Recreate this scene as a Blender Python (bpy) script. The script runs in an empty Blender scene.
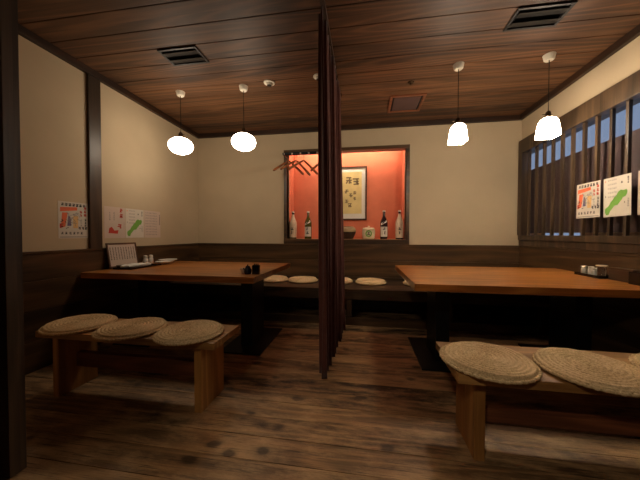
import bpy, bmesh, math, random
from mathutils import Vector, Matrix
random.seed(7)
SC = bpy.context.scene
C = SC.collection
R = math.radians
H = 2.5            # wall top below the ceiling trim
CZ = 2.56          # ceiling boards
XL, XR, YB = -2.49, 1.98, 3.84
WZ = 0.915         # wainscot top

# ------------------------------------------------------------------ materials
class NT:
    def __init__(s, name):
        s.m = bpy.data.materials.new(name); s.m.use_nodes = True
        s.t = s.m.node_tree; s.b = s.t.nodes['Principled BSDF']
        s.out = s.t.nodes['Material Output']
    def n(s, typ, **kw):
        nd = s.t.nodes.new(typ)
        for k, v in kw.items():
            if k.startswith('i_'):
                key = k[2:]; key = int(key) if key.isdigit() else key
                nd.inputs[key].default_value = v
            else: setattr(nd, k, v)
        return nd
    def l(s, a, b): s.t.links.new(a, b)
    def math(s, op, a, b=None, c=None):
        nd = s.n('ShaderNodeMath', operation=op)
        for i, v in enumerate((a, b, c)):
            if v is None: continue
            if isinstance(v, (int, float)): nd.inputs[i].default_value = v
            else: s.l(v, nd.inputs[i])
        return nd.outputs[0]
    def ramp(s, fac, stops):
        nd = s.n('ShaderNodeValToRGB'); e = nd.color_ramp.elements
        while len(e) < len(stops): e.new(0.5)
        for i, (p, c) in enumerate(stops):
            e[i].position = p; e[i].color = (*c, 1)
        s.l(fac, nd.inputs[0]); return nd.outputs[0]
    def mix(s, fac, a, b, mode='MIX'):
        nd = s.n('ShaderNodeMix', data_type='RGBA', blend_type=mode)
        for i, v in ((0, fac), (6, a), (7, b)):
            if isinstance(v, (int, float)): nd.inputs[i].default_value = v
            elif isinstance(v, tuple): nd.inputs[i].default_value = (*v, 1)
            else: s.l(v, nd.inputs[i])
        return nd.outputs[2]

def srgb(r, g, b):
    f = lambda c: (c/255/12.92) if c/255 <= 0.04045 else ((c/255+0.055)/1.055)**2.4
    return (f(r), f(g), f(b))

def plain(name, col, rough=0.5, metal=0, noise=0.08, nscale=20, bump=0, spec=0.5, trans=0, emit=0, ior=1.45, sheen=0):
    t = NT(name)
    tc = t.n('ShaderNodeTexCoord'); no = t.n('ShaderNodeTexNoise', i_Scale=nscale, i_Detail=4.0)
    t.l(tc.outputs['Object'], no.inputs['Vector'])
    d = tuple(c*(1-noise) for c in col); u = tuple(min(1, c*(1+noise)) for c in col)
    t.l(t.ramp(no.outputs[0], [(0.3, d), (0.7, u)]), t.b.inputs['Base Color'])
    t.b.inputs['Roughness'].default_value = rough; t.b.inputs['Metallic'].default_value = metal
    t.b.inputs['Specular IOR Level'].default_value = spec
    t.b.inputs['Transmission Weight'].default_value = trans; t.b.inputs['IOR'].default_value = ior
    if sheen: t.b.inputs['Sheen Weight'].default_value = sheen
    if bump:
        bp = t.n('ShaderNodeBump', i_Strength=bump, i_Distance=0.004)
        t.l(no.outputs[0], bp.inputs['Height']); t.l(bp.outputs[0], t.b.inputs['Normal'])
    if emit:
        t.b.inputs['Emission Color'].default_value = (*col, 1); t.b.inputs['Emission Strength'].default_value = emit
    return t.m

def wood(name, dark, light, axis=0, across=1, pitch=0.2, vary=0.25, rings=9.0, rough=0.5, rspread=0.12, bump=0.25, knots=0, wear=None, grain=0.5, spec=0.5, coat=0, low=(0.55, 5.0)):
    """plank wood: grain runs along `axis`; plank index counted along `across`."""
    t = NT(name)
    tc = t.n('ShaderNodeTexCoord'); sp = t.n('ShaderNodeSeparateXYZ'); t.l(tc.outputs['Object'], sp.inputs[0])
    ax = [sp.outputs[i] for i in range(3)]
    idx = t.math('FLOOR', t.math('DIVIDE', ax[across], pitch))
    wn = t.n('ShaderNodeTexWhiteNoise', noise_dimensions='1D'); t.l(idx, wn.inputs['W'])
    rnd = wn.outputs[0]
    def vec(sa, so, off):
        cm = t.n('ShaderNodeCombineXYZ')
        for i in range(3):
            v = t.math('MULTIPLY', ax[i], sa if i == axis else so)
            if i == axis: v = t.math('ADD', v, t.math('MULTIPLY', rnd, off))
            t.l(v, cm.inputs[i])
        return cm.outputs[0]
    lowc = low; low = t.n('ShaderNodeTexNoise', i_Scale=1.0, i_Detail=1.0, i_Roughness=0.3); t.l(vec(lowc[0], lowc[1], 37.0), low.inputs['Vector'])
    ring = t.math('SINE', t.math('MULTIPLY', low.outputs[0], rings*6.283))
    ring = t.math('MULTIPLY_ADD', ring, 0.5, 0.5)
    ring = t.math('POWER', ring, 2.2)
    fine = t.n('ShaderNodeTexNoise', i_Scale=1.0, i_Detail=6.0, i_Roughness=0.65); t.l(vec(3.0, 90.0, 11.0), fine.inputs['Vector'])
    big = t.n('ShaderNodeTexNoise', i_Scale=1.6, i_Detail=3.0); t.l(tc.outputs['Object'], big.inputs['Vector'])
    f = t.math('ADD', t.math('MULTIPLY', ring, 0.42*grain*2*0.5+0.1), t.math('MULTIPLY', fine.outputs[0], 0.62))
    f = t.math('ADD', f, t.math('MULTIPLY', t.math('SUBTRACT', big.outputs[0], 0.5), 0.35))
    f = t.math('ADD', f, t.math('MULTIPLY', t.math('SUBTRACT', rnd, 0.5), vary))
    mid = tuple((a+b)/2 for a, b in zip(dark, light))
    col = t.ramp(f, [(0.12, dark), (0.45, mid), (0.8, light)])
    if wear:
        nw = t.n('ShaderNodeTexNoise', i_Scale=3.5, i_Detail=8.0, i_Roughness=0.75); t.l(vec(0.6, 1.6, 3.0), nw.inputs['Vector'])
        w = t.ramp(nw.outputs[0], [(0.45, (0,)*3), (0.62, (1,)*3)])
        col = t.mix(t.math('MULTIPLY', w, 0.55), col, wear)
        cr = t.n('ShaderNodeTexNoise', i_Scale=1.0, i_Detail=3.0, i_Roughness=0.6); t.l(vec(5.0, 130.0, 9.0), cr.inputs['Vector'])
        col = t.mix(t.ramp(cr.outputs[0], [(0.56, (0,)*3), (0.68, (0.75,)*3)]), col, tuple(c*0.5 for c in dark))
    if knots:
        vo = t.n('ShaderNodeTexVoronoi', i_Scale=1.0, i_Randomness=1.0)
        nz = t.n('ShaderNodeTexNoise', i_Scale=9.0, i_Detail=3.0); t.l(tc.outputs['Object'], nz.inputs['Vector'])
        ad = t.n('ShaderNodeVectorMath', operation='MULTIPLY_ADD'); t.l(nz.outputs[1], ad.inputs[0]); ad.inputs[1].default_value = (0.25,)*3; t.l(vec(4.6, 6.5, 7.3), ad.inputs[2])
        t.l(ad.outputs[0], vo.inputs['Vector'])
        k = t.ramp(vo.outputs['Distance'], [(0.0, (1,)*3), (0.12, (0.95,)*3), (0.19, (0.25,)*3), (0.27, (0,)*3)])
        col = t.mix(t.math('MULTIPLY', k, knots), col, tuple(c*0.35 for c in dark))
    t.l(col, t.b.inputs['Base Color'])
    rr = t.math('MULTIPLY_ADD', fine.outputs[0], rspread, rough-rspread*0.5); t.l(rr, t.b.inputs['Roughness'])
    t.b.inputs['Specular IOR Level'].default_value = spec
    t.b.inputs['Coat Weight'].default_value = coat; t.b.inputs['Coat Roughness'].default_value = 0.25
    bp = t.n('ShaderNodeBump', i_Strength=bump, i_Distance=0.002)
    t.l(t.math('ADD', fine.outputs[0], t.math('MULTIPLY', ring, 0.4)), bp.inputs['Height']); t.l(bp.outputs[0], t.b.inputs['Normal'])
    return t.m

M = {}
M['ceil'] = wood('cedar_ceiling', srgb(54,34,21), srgb(118,80,51), 0, 1, 0.193, 0.35, 15, 0.55, bump=0.2, spec=0.4, low=(0.28, 4.5))
M['floor'] = wood('old_floor', srgb(50,34,21), srgb(166,126,84), 0, 1, 0.148, 0.55, 9, 0.5, bump=1.0, knots=0.75, wear=srgb(216,174,124))
M['darkx'] = wood('dark_wood_x', srgb(36,25,15), srgb(98,70,43), 0, 2, 0.23, 0.15, 5, 0.4, bump=0.2)
M['darky'] = wood('dark_wood_y', srgb(36,25,15), srgb(98,70,43), 1, 2, 0.23, 0.15, 5, 0.4, bump=0.2)
M['darkz'] = wood('dark_wood_z', srgb(36,26,17), srgb(76,56,38), 2, 0, 0.5, 0.1, 5, 0.45, bump=0.2)
M['trim'] = wood('trim_wood', srgb(28,17,10), srgb(64,40,24), 1, 0, 0.5, 0.1, 5, 0.5, bump=0.2)
M['trimx'] = wood('trim_wood_x', srgb(28,17,10), srgb(64,40,24), 0, 1, 0.5, 0.1, 5, 0.5, bump=0.2)
M['lattice'] = wood('lattice_wood', srgb(40,28,19), srgb(96,74,52), 2, 1, 0.1375, 0.15, 5, 0.45, bump=0.2)
M['table'] = wood('table_wood', srgb(134,76,28), srgb(208,134,62), 0, 1, 0.28, 0.2, 7, 0.3, bump=0.08, coat=0.3)
M['bench'] = wood('bench_wood', srgb(124,82,40), srgb(198,148,86), 0, 1, 0.5, 0.1, 6, 0.5, bump=0.15)
M['benchz'] = wood('bench_wood_z', srgb(128,82,36), srgb(206,148,80), 2, 1, 0.5, 0.1, 6, 0.5, bump=0.15)
M['redwood'] = wood('stretcher_wood', srgb(86,46,26), srgb(150,88,54), 0, 1, 0.5, 0.1, 6, 0.5, bump=0.15)
M['sill'] = wood('sill_wood', srgb(150,105,66), srgb(205,160,110), 0, 1, 0.5, 0.1, 6, 0.4, bump=0.1)
M['hanger'] = wood('hanger_wood', srgb(110,58,26), srgb(178,106,54), 0, 2, 0.5, 0.1, 6, 0.35, bump=0.1)
M['plaster'] = plain('plaster', srgb(196,176,146), 0.95, noise=0.03, nscale=4, bump=0, spec=0.1)
def plaster_bump():
    t = M['plaster'].node_tree; b = t.nodes['Principled BSDF']
    tc = t.nodes.new('ShaderNodeTexCoord'); n = t.nodes.new('ShaderNodeTexNoise'); n.inputs['Scale'].default_value = 160; n.inputs['Detail'].default_value = 6
    bp = t.nodes.new('ShaderNodeBump'); bp.inputs['Strength'].default_value = 0.25; bp.inputs['Distance'].default_value = 0.002
    t.links.new(tc.outputs['Object'], n.inputs['Vector']); t.links.new(n.outputs[0], bp.inputs['Height']); t.links.new(bp.outputs[0], b.inputs['Normal'])
plaster_bump()
M['red'] = plain('vermilion_plaster', srgb(226,132,100), 0.9, noise=0.05, nscale=6, bump=0.1, spec=0.1)
M['steel'] = plain('black_steel', srgb(22,22,25), 0.38, metal=0.4, noise=0.1)
M['vent'] = plain('vent_metal', srgb(44,40,38), 0.4, metal=0.5, noise=0.05)
M['ventdark'] = plain('vent_dark', srgb(8,8,8), 0.8, noise=0.05)
M['white'] = plain('white_plastic', srgb(225,216,198), 0.4, noise=0.03)
M['brass'] = plain('aged_brass', srgb(70,52,34), 0.4, metal=0.8, noise=0.15)
M['cord'] = plain('cord_black', srgb(24,20,18), 0.6)
M['curtain'] = plain('curtain_cloth', srgb(94,54,46), 0.85, noise=0.12, nscale=30, bump=0.15, spec=0.2, sheen=0.2)
M['paper'] = plain('poster_paper', srgb(214,205,190), 0.7, noise=0.02)
M['paper2'] = plain('pink_paper', srgb(206,186,170), 0.7, noise=0.02)
M['ink'] = plain('black_ink', srgb(40,34,32), 0.6)
M['inkred'] = plain('red_ink', srgb(190,60,44), 0.6)
M['inkor'] = plain('orange_ink', srgb(226,110,66), 0.6)
M['inkye'] = plain('tan_ink', srgb(226,184,120), 0.6)
M['inkpu'] = plain('violet_ink', srgb(110,96,130), 0.6)
M['inkgr'] = plain('green_ink', srgb(112,166,66), 0.6)
M['inkbr'] = plain('brown_ink', srgb(126,104,74), 0.6)
M['inkgy'] = plain('grey_ink', srgb(140,130,124), 0.6)
M['cream'] = plain('cream_scroll', srgb(226,206,140), 0.8, noise=0.12, nscale=5)
M['mat'] = plain('white_mat', srgb(232,226,210), 0.8, noise=0.02)
M['frame'] = wood('frame_wood', srgb(58,34,20), srgb(104,66,40), 0, 2, 0.5, 0.1, 5, 0.4)
M['gbrown'] = plain('brown_bottle_glass', srgb(60,42,16), 0.1, noise=0.05, spec=0.7)
M['ggreen'] = plain('green_bottle_glass', srgb(78,72,22), 0.1, noise=0.05, spec=0.7)
M['gpurple'] = plain('dark_bottle_glass', srgb(46,28,30), 0.12, noise=0.05, spec=0.7)
M['wrap'] = plain('pale_wrapping', srgb(226,196,164), 0.7, noise=0.08, nscale=30)
M['tan_glaze'] = plain('tan_glaze', srgb(168,142,100), 0.4, noise=0.12, nscale=25)
M['dark_glaze'] = plain('dark_glaze', srgb(62,42,30), 0.35, noise=0.15, nscale=25)
M['straw'] = plain('barrel_straw', srgb(226,212,176), 0.85, noise=0.1, nscale=60, bump=0.3)
M['ceramic'] = plain('white_ceramic', srgb(222,218,206), 0.25, noise=0.02)
M['lacquer'] = plain('black_lacquer', srgb(24,18,16), 0.22, noise=0.05)
M['navy'] = plain('navy_glaze', srgb(30,36,58), 0.2, noise=0.1)
M['boxwood'] = wood('dark_box_wood', srgb(40,26,18), srgb(84,58,40), 1, 2, 0.5, 0.1, 5, 0.35)
M['panel'] = plain('brown_shade', srgb(88,66,62), 0.7, noise=0.1, nscale=8)
M['clear'] = plain('clear_glass', (0.95,0.97,0.97), 0.03, noise=0.0, trans=1.0)
M['pane'] = None
def straw_mat():
    t = NT('woven_rush')
    tc = t.n('ShaderNodeTexCoord'); n1 = t.n('ShaderNodeTexNoise', i_Scale=130.0, i_Detail=3.0, i_Roughness=0.6); t.l(tc.outputs['Object'], n1.inputs['Vector'])
    n2 = t.n('ShaderNodeTexNoise', i_Scale=5.0, i_Detail=2.0); t.l(tc.outputs['Object'], n2.inputs['Vector'])
    f = t.math('ADD', t.math('MULTIPLY', n1.outputs[0], 0.75), t.math('MULTIPLY', n2.outputs[0], 0.3))
    t.l(t.ramp(f, [(0.3, srgb(150,118,80)), (0.5, srgb(206,174,128)), (0.72, srgb(236,208,164))]), t.b.inputs['Base Color'])
    t.b.inputs['Roughness'].default_value = 0.8; t.b.inputs['Specular IOR Level'].default_value = 0.25
    bp = t.n('ShaderNodeBump', i_Strength=0.6, i_Distance=0.003); t.l(n1.outputs[0], bp.inputs['Height']); t.l(bp.outputs[0], t.b.inputs['Normal'])
    return t.m
M['rush'] = straw_mat()
def glass_pane():
    t = NT('window_glass')
    t.b.inputs['Base Color'].default_value = (0.9, 0.93, 0.95, 1); t.b.inputs['Roughness'].default_value = 0.02
    tr = t.n('ShaderNodeBsdfTransparent'); tr.inputs[0].default_value = (0.92, 0.94, 0.96, 1)
    gl = t.n('ShaderNodeBsdfGlossy'); gl.inputs['Roughness'].default_value = 0.02
    lw = t.n('ShaderNodeLayerWeight', i_Blend=0.5); mx = t.n('ShaderNodeMixShader')
    fr = t.math('MULTIPLY_ADD', t.math('POWER', lw.outputs['Facing'], 5.0), 0.5, 0.03)
    t.l(fr, mx.inputs[0]); t.l(tr.outputs[0], mx.inputs[1]); t.l(gl.outputs[0], mx.inputs[2]); t.l(mx.outputs[0], t.out.inputs[0])
    return t.m
M['pane'] = glass_pane()
def shade(name, col, s):
    t = NT(name); t.b.inputs['Base Color'].default_value = (0.9, 0.88, 0.84, 1); t.b.inputs['Roughness'].default_value = 0.2
    t.b.inputs['Emission Color'].default_value = (*col, 1); t.b.inputs['Emission Strength'].default_value = s
    return t.m
LAMP = (1.0, 0.84, 0.64)
M['globe'] = shade('opal_globe', LAMP, 12.0)
M['glassshade'] = shade('milk_glass_shade', LAMP, 34.0)
M['tube'] = shade('alcove_lamp_tube', (1.0, 0.86, 0.74), 19.0)

# ------------------------------------------------------------------ mesh helpers
class MB:
    def __init__(s): s.bm = bmesh.new()
    def box(s, a, b, bev=0.0, mat=None):
        lo = Vector([min(p, q) for p, q in zip(a, b)]); hi = Vector([max(p, q) for p, q in zip(a, b)])
        t = bmesh.new(); bmesh.ops.create_cube(t, size=1)
        for v in t.verts: v.co = Vector([(lo[i]+hi[i])/2 + v.co[i]*(hi[i]-lo[i]) for i in range(3)])
        if bev: bmesh.ops.bevel(t, geom=list(t.edges), offset=bev, segments=2, affect='EDGES', profile=0.7)
        if mat is not None: bmesh.ops.transform(t, matrix=mat, verts=t.verts)
        s.join(t); return s
    def join(s, t):
        me = bpy.data.meshes.new('tmp'); t.to_mesh(me); t.free(); s.bm.from_mesh(me); bpy.data.meshes.remove(me)
    def lathe(s, prof, n=32, at=(0,0,0), mat=None, cap=True):
        t = bmesh.new(); rings = []
        for r, z in prof:
            if r < 1e-5: rings.append([t.verts.new((0, 0, z))])
            else: rings.append([t.verts.new((r*math.cos(2*math.pi*k/n), r*math.sin(2*math.pi*k/n), z)) for k in range(n)])
        for A, B in zip(rings, rings[1:]):
            if len(A) == 1 and len(B) == 1: continue
            for k in range(n):
                k2 = (k+1) % n
                if len(A) == 1: t.faces.new((A[0], B[k2], B[k]))
                elif len(B) == 1: t.faces.new((A[k], A[k2], B[0]))
                else: t.faces.new((A[k], A[k2], B[k2], B[k]))
        if cap:
            if len(rings[0]) > 1: t.faces.new(rings[0][::-1])
            if len(rings[-1]) > 1: t.faces.new(rings[-1])
        for v in t.verts: v.co += Vector(at)
        if mat is not None: bmesh.ops.transform(t, matrix=mat, verts=t.verts)
        bmesh.ops.recalc_face_normals(t, faces=t.faces)
        s.join(t); return s
    def tube(s, pts, r, n=10, closed=False):
        pts = [Vector(p) for p in pts]; t = bmesh.new(); rings = []
        rad = r if isinstance(r, (list, tuple)) else [r]*len(pts)
        up = Vector((0, 0, 1))
        for i, p in enumerate(pts):
            d = (pts[min(i+1, len(pts)-1)] - pts[max(i-1, 0)])
            if closed: d = pts[(i+1) % len(pts)] - pts[i-1]
            d.normalize()
            a = d.cross(up)
            if a.length < 1e-3: a = d.cross(Vector((0, 1, 0)))
            a.normalize(); b = d.cross(a).normalized()
            rings.append([t.verts.new(p + (a*math.cos(2*math.pi*k/n)+b*math.sin(2*math.pi*k/n))*rad[i]) for k in range(n)])
        m = len(rings)
        for i in range(m if closed else m-1):
            A, B = rings[i], rings[(i+1) % m]
            for k in range(n): t.faces.new((A[k], A[(k+1) % n], B[(k+1) % n], B[k]))
        if not closed: t.faces.new(rings[0][::-1]); t.faces.new(rings[-1])
        bmesh.ops.recalc_face_normals(t, faces=t.faces)
        s.join(t); return s
    def prism(s, poly, z0, z1, mat=None):
        t = bmesh.new(); lo = [t.verts.new((x, y, z0)) for x, y in poly]; hi = [t.verts.new((x, y, z1)) for x, y in poly]
        t.faces.new(lo[::-1]); t.faces.new(hi); n = len(poly)
        for k in range(n): t.faces.new((lo[k], lo[(k+1) % n], hi[(k+1) % n], hi[k]))
        bmesh.ops.recalc_face_normals(t, faces=t.faces)
        if mat is not None: bmesh.ops.transform(t, matrix=mat, verts=t.verts)
        s.join(t); return s
    def build(s, name, mat, parent=None, loc=None, smooth=False):
        me = bpy.data.meshes.new(name); s.bm.to_mesh(me); s.bm.free()
        me.materials.append(mat)
        if smooth:
            for p in me.polygons: p.use_smooth = True
            if smooth != 'all':
                try: me.set_sharp_from_angle(angle=R(38))
                except Exception: pass
        o = bpy.data.objects.new(name, me); C.objects.link(o)
        if parent: o.parent = parent
        if loc: o.location = loc
        return o

def tag(o, label, cat, group=None):
    o['label'] = label; o['category'] = cat
    if group: o['group'] = group
    return o
def thing(name, label, cat, loc, rotz=0, group=None):
    o = bpy.data.objects.new(name, None); C.objects.link(o); o.empty_display_size = 0.1
    o.location = loc; o.rotation_euler = (0, 0, rotz); return tag(o, label, cat, group)
def struct(o): o['kind'] = 'structure'; return o
def semp(name, loc=(0,0,0)):
    o = bpy.data.objects.new(name, None); C.objects.link(o); o.location = loc; return struct(o)
def copy_tree(o, parent=None):
    c = o.copy(); C.objects.link(c)
    if parent: c.parent = parent
    for ch in list(o.children): copy_tree(ch, c)
    return c

# ------------------------------------------------------------------ setting
YN = -1.6
b = MB(); y = -0.148*11; i = 0
b.box((XL-0.1, YN-0.1, -0.08), (XR+0.1, YB+0.3, -0.02))
while y < YB+0.1:
    y2 = y+0.148
    b.box((XL-0.05, y+0.002, -0.03), (XR+0.05, y2-0.002, random.uniform(-0.0015, 0.0)), 0.0015); y = y2
struct(b.build('floor', M['floor']))
b = MB(); y = 0.09-0.193*9
b.box((XL-0.1, YN-0.1, CZ+0.012), (XR+0.1, YB+0.1, CZ+0.05))
while y < YB+0.1:
    b.box((XL-0.05, y+0.003, CZ), (XR+0.05, y+0.190, CZ+0.02), 0.005); y += 0.193
struct(b.build('ceiling', M['ceil']))

# back wall with the alcove opening
AX0, AX1, AZ0, AZ1 = -1.09, 0.57, 0.985, 2.215
b = MB()
b.box((XL-0.1, YB, -0.02), (AX0, YB+0.12, CZ+0.03)); b.box((AX1, YB, -0.02), (XR+0.01, YB+0.12, CZ+0.03))
b.box((AX0, YB, -0.02), (AX1, YB+0.12, AZ0-0.03)); b.box((AX0, YB, AZ1+0.02), (AX1, YB+0.12, CZ+0.03))
struct(b.build('wall_back', M['plaster']))
b = MB()
b.box((AX0-0.1, YB+0.40, AZ0-0.03), (AX1+0.1, YB+0.43, AZ1+0.3)); b.box((AX0-0.03, YB+0.12, AZ0-0.03), (AX0, YB+0.40, AZ1+0.3))
b.box((AX1, YB+0.12, AZ0-0.03), (AX1+0.03, YB+0.40, AZ1+0.3)); b.box((AX0-0.03, YB+0.12, AZ1+0.3), (AX1+0.03, YB+0.43, AZ1+0.32))
struct(b.build('wall_alcove', M['red']))
b = MB().box((AX0, YB-0.01, AZ0-0.03), (AX1, YB+0.40, AZ0), 0.002)
struct(b.build('trim_1', M['sill']))
b = MB()    # dark alcove surround
for (x0, x1) in ((AX0-0.045, AX0), (AX1, AX1+0.045)): b.box((x0, YB-0.02, AZ0-0.075), (x1, YB+0.10, AZ1+0.04), 0.003)
b.box((AX0-0.045, YB-0.024, AZ1), (AX1+0.045, YB+0.10, AZ1+0.045), 0.003)
b.box((AX0-0.045, YB-0.024, AZ0-0.08), (AX1+0.045, YB-0.012, AZ0-0.003), 0.002)
struct(b.build('trim_2', M['darkx']))
# the concealed lamp over the alcove
l = thing('alcove_lamp', 'warm strip lamp concealed above the opening of the red display alcove', 'lamp', ((AX0+AX1)/2, YB+0.17, AZ1+0.12))
MB().box((-0.75, -0.03, 0.045), (0.75, 0.03, 0.18), 0.004).build('housing', M['white'], l)
MB().tube([(-0.72, 0, 0.028), (0.72, 0, 0.028)], 0.016, 12).build('tube', M['tube'], l, smooth=True)

# side walls
b = MB().box((XL-0.12, YN, -0.02), (XL, YB+0.05, CZ+0.03)); struct(b.build('wall_left', M['plaster']))
LY0, LY1, LZ0, LZ1 = 1.0, 3.80, 1.045, 2.06    # glazed opening
b = MB()
b.box((XR, YN, -0.02), (XR+0.12, YB+0.05, 0.93)); b.box((XR, YN, LZ1+0.10), (XR+0.12, YB+0.05, CZ+0.03))
b.box((XR, YN, 0.93), (XR+0.12, LY0-0.05, LZ1+0.10)); b.box((XR, LY1+0.02, 0.93), (XR+0.018, YB+0.05, LZ1+0.10))
struct(b.build('wall_right', M['plaster']))
b = MB().box((XL-0.1, YN-0.1, -0.02), (XR+0.1, YN, CZ+0.03)); struct(b.build('wall_front', M['darkx']))

# wainscot: dark boards + cap rail
def boards(b, fn, z0, z1, pitch=0.229):
    z = z0
    while z < z1-0.01:
        fn(b, z+0.001, min(z+pitch, z1)-0.001); z += pitch
b = MB(); boards(b, lambda b, a, c: b.box((XL, YB-0.02, a), (XR, YB-0.001, c), 0.002), 0.0, WZ-0.02)
b.box((XL, YB-0.028, WZ-0.02), (XR, YB-0.0005, WZ), 0.003)
struct(b.build('baseboard_back', M['darkx']))
b = MB(); boards(b, lambda b, a, c: b.box((XL+0.001, YN+0.01, a), (XL+0.02, YB-0.03, c), 0.002), 0.0, WZ-0.02)
b.box((XL+0.001, YN+0.01, WZ-0.02), (XL+0.028, YB-0.03, WZ), 0.003)
struct(b.build('baseboard_left', M['darky']))
b = MB(); boards(b, lambda b, a, c: b.box((XR-0.02, YN+0.01, a), (XR-0.001, YB-0.03, c), 0.002), 0.0, WZ-0.02)
b.box((XR-0.026, YN+0.01, WZ-0.02), (XR-0.001, YB-0.03, WZ), 0.003)
struct(b.build('baseboard_right', M['darky']))
# ceiling trim
struct(MB().box((XL+0.001, YB-0.04, H), (XR-0.001, YB-0.001, CZ-0.001), 0.004).build('trim_3', M['trimx']))
struct(MB().box((XL+0.001, YN+0.01, H), (XL+0.04, YB-0.041, CZ-0.001), 0.004).build('trim_4', M['trim']))
struct(MB().box((XR-0.04, YN+0.01, H), (XR-0.001, YB-0.041, CZ-0.001), 0.004).build('trim_5', M['trim']))
# wall post on the left wall
struct(MB().box((XL+0.001, 2.140, WZ+0.0), (XL+0.025, 2.255, H), 0.004).build('trim_6', M['darkz']))
struct(MB().box((XL+0.03, 0.93, 0.0), (-1.641, 0.98, CZ-0.001)).build('wall_entrance', M['plaster']))
# near jamb at the entrance
struct(MB().box((-1.64, 0.925, 0.0), (-1.487, 0.985, CZ-0.001), 0.003).build('trim_7', M['lattice']))

# lattice window
w = semp('window_1', (XR, 0, 0))
b = MB()
b.box((-0.05, LY0-0.06, LZ1), (0.10, YB-0.03, LZ1+0.165), 0.004)       # head
b.box((-0.03, LY0-0.06, WZ+0.002), (0.10, YB-0.03, WZ+0.07), 0.004)     # lower rail
b.box((-0.04, LY0-0.06, WZ+0.072), (0.10, YB-0.03, LZ0), 0.004)
b.box((-0.05, YB-0.11, LZ0), (0.018, YB-0.03, LZ1), 0.003)               # far stile
b.box((-0.05, LY0-0.06, LZ0), (0.10, LY0, LZ1), 0.003)
b.build('frame', M['lattice'], w)
y = 3.645; 
while y > LY0+0.05:
    MB().box((-0.022, y-0.012, LZ0), (0.004, y+0.012, LZ1), 0.002).build('lattice_bar', M['lattice'], w); y -= 0.1378
MB().box((0.020, LY0, LZ0), (0.025, YB-0.02, LZ1)).build('glass_pane', M['pane'], w)
# brown shade standing behind the glass, leaving a blue band above and a slit below
b = MB(); n = 60; 
b.box((0.06, LY0-0.0, 1.072), (0.072, YB+0.25, 1.85), 0.003)
b.build('shade_panel', M['panel'], w)
b = MB().box((0.125, LY0-0.1, 1.0), (0.30, YB+0.2, 1.03), 0.003)
b.box((0.125, LY0-0.1, 1.03), (0.14, 3.02, 1.10), 0.003); b.box((0.125, 3.62, 1.03), (0.14, YB+0.2, 1.10), 0.003)
b.build('outer_sill', M['sill'], w)

# ------------------------------------------------------------------ tables
def table(name, label, x0, x1, y0, y1, cols, skew=0.0):
    cx, cy = (x0+x1)/2, (y0+y1)/2
    t = thing(name, label, 'table', (cx, cy, 0), 0)
    top = MB(); hw = (x1-x0)/2; hd = (y1-y0)/2; z0, z1 = 0.66, 0.71
    bw = 2*hd/4
    for k in range(4): top.box((-hw, -hd+bw*k+0.0002, z0), (hw, -hd+bw*(k+1)-0.0002, z1), 0.0025)
    o = top.build('tabletop', M['table'], t)
    MB().box((-hw+0.12, -hd+0.18, z0-0.03), (hw-0.12, hd-0.18, z0-0.001), 0.002).build('apron', M['darkx'], t)
    for c in cols:
        MB().box((c-cx-0.055, -0.20, 0.012), (c-cx+0.055, 0.10, z0-0.031), 0.004).build('column', M['steel'], t)
        MB().box((c-cx-0.19, -0.36, 0.0), (c-cx+0.19, 0.31, 0.012), 0.003).build('base_plate', M['steel'], t)
    return t
TR = table('dining_table', 'wide orange-brown wooden table on the right beneath the lattice window', 0.355, 1.945, 1.96, 3.13, [0.645, 1.66])
TL = table('dining_table', 'orange-brown wooden table on the left against the plaster wall with posters', -2.455, -0.85, 2.035, 3.13, [-1.065, -2.15])

# ------------------------------------------------------------------ benches
def bench(label, x0, x1, y0, y1, lx, ly, sz, sh=0.06):
    t = thing('bench', label, 'bench', ((x0+x1)/2, (y0+y1)/2, 0), 0, None)
    cx, cy = (x0+x1)/2, (y0+y1)/2
    MB().box((x0-cx, y0-cy, 0.39), (x1-cx, y1-cy, 0.43), 0.004).build('seat', M['bench'], t)
    for (a, c) in lx: MB().box((a-cx, ly[0]-cy, 0.0), (c-cx, ly[1]-cy, 0.389), 0.003).build('leg', M['benchz'], t)
    ym = (ly[0]+ly[1])/2-cy
    MB().box((lx[0][1]-cx+0.001, ym-0.02, sz), (lx[1][0]-cx-0.001, ym+0.02, sz+sh), 0.003).build('stretcher', M['redwood'], t)
    return t
bench('light wooden bench in the right foreground with round woven cushions along it', 0.42, 1.93, 1.275, 1.66, [(0.515, 0.562), (1.79, 1.837)], (1.345, 1.60), 0.12)
bench('light wooden bench at the left side holding three round woven cushions', -2.06, -0.83, 1.42, 1.735, [(-1.97, -1.925), (-0.975, -0.93)], (1.45, 1.71), 0.15, 0.095)
# long built-in bench at the back wall
t = thing('wall_bench', 'long dark built-in bench running the full width of the back wall', 'bench', (-0.255, 3.48, 0))
MB().box((-2.21, -0.33, 0.395), (2.21, 0.335, 0.42), 0.003).build('seat', M['darkx'], t)
MB().box((-2.21, -0.33, 0.30), (2.21, -0.30, 0.394), 0.003).build('front_rail', M['darkx'], t)
MB().box((-2.21, -0.33, 0.0), (2.21, -0.29, 0.09), 0.003).build('foot_rail', M['darkx'], t)
for x in (-2.1, -1.06, 0.1, 1.2, 2.1): MB().box((x-0.03, -0.328, 0.091), (x+0.03, -0.27, 0.299), 0.003).build('post', M['darkz'], t)

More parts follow.
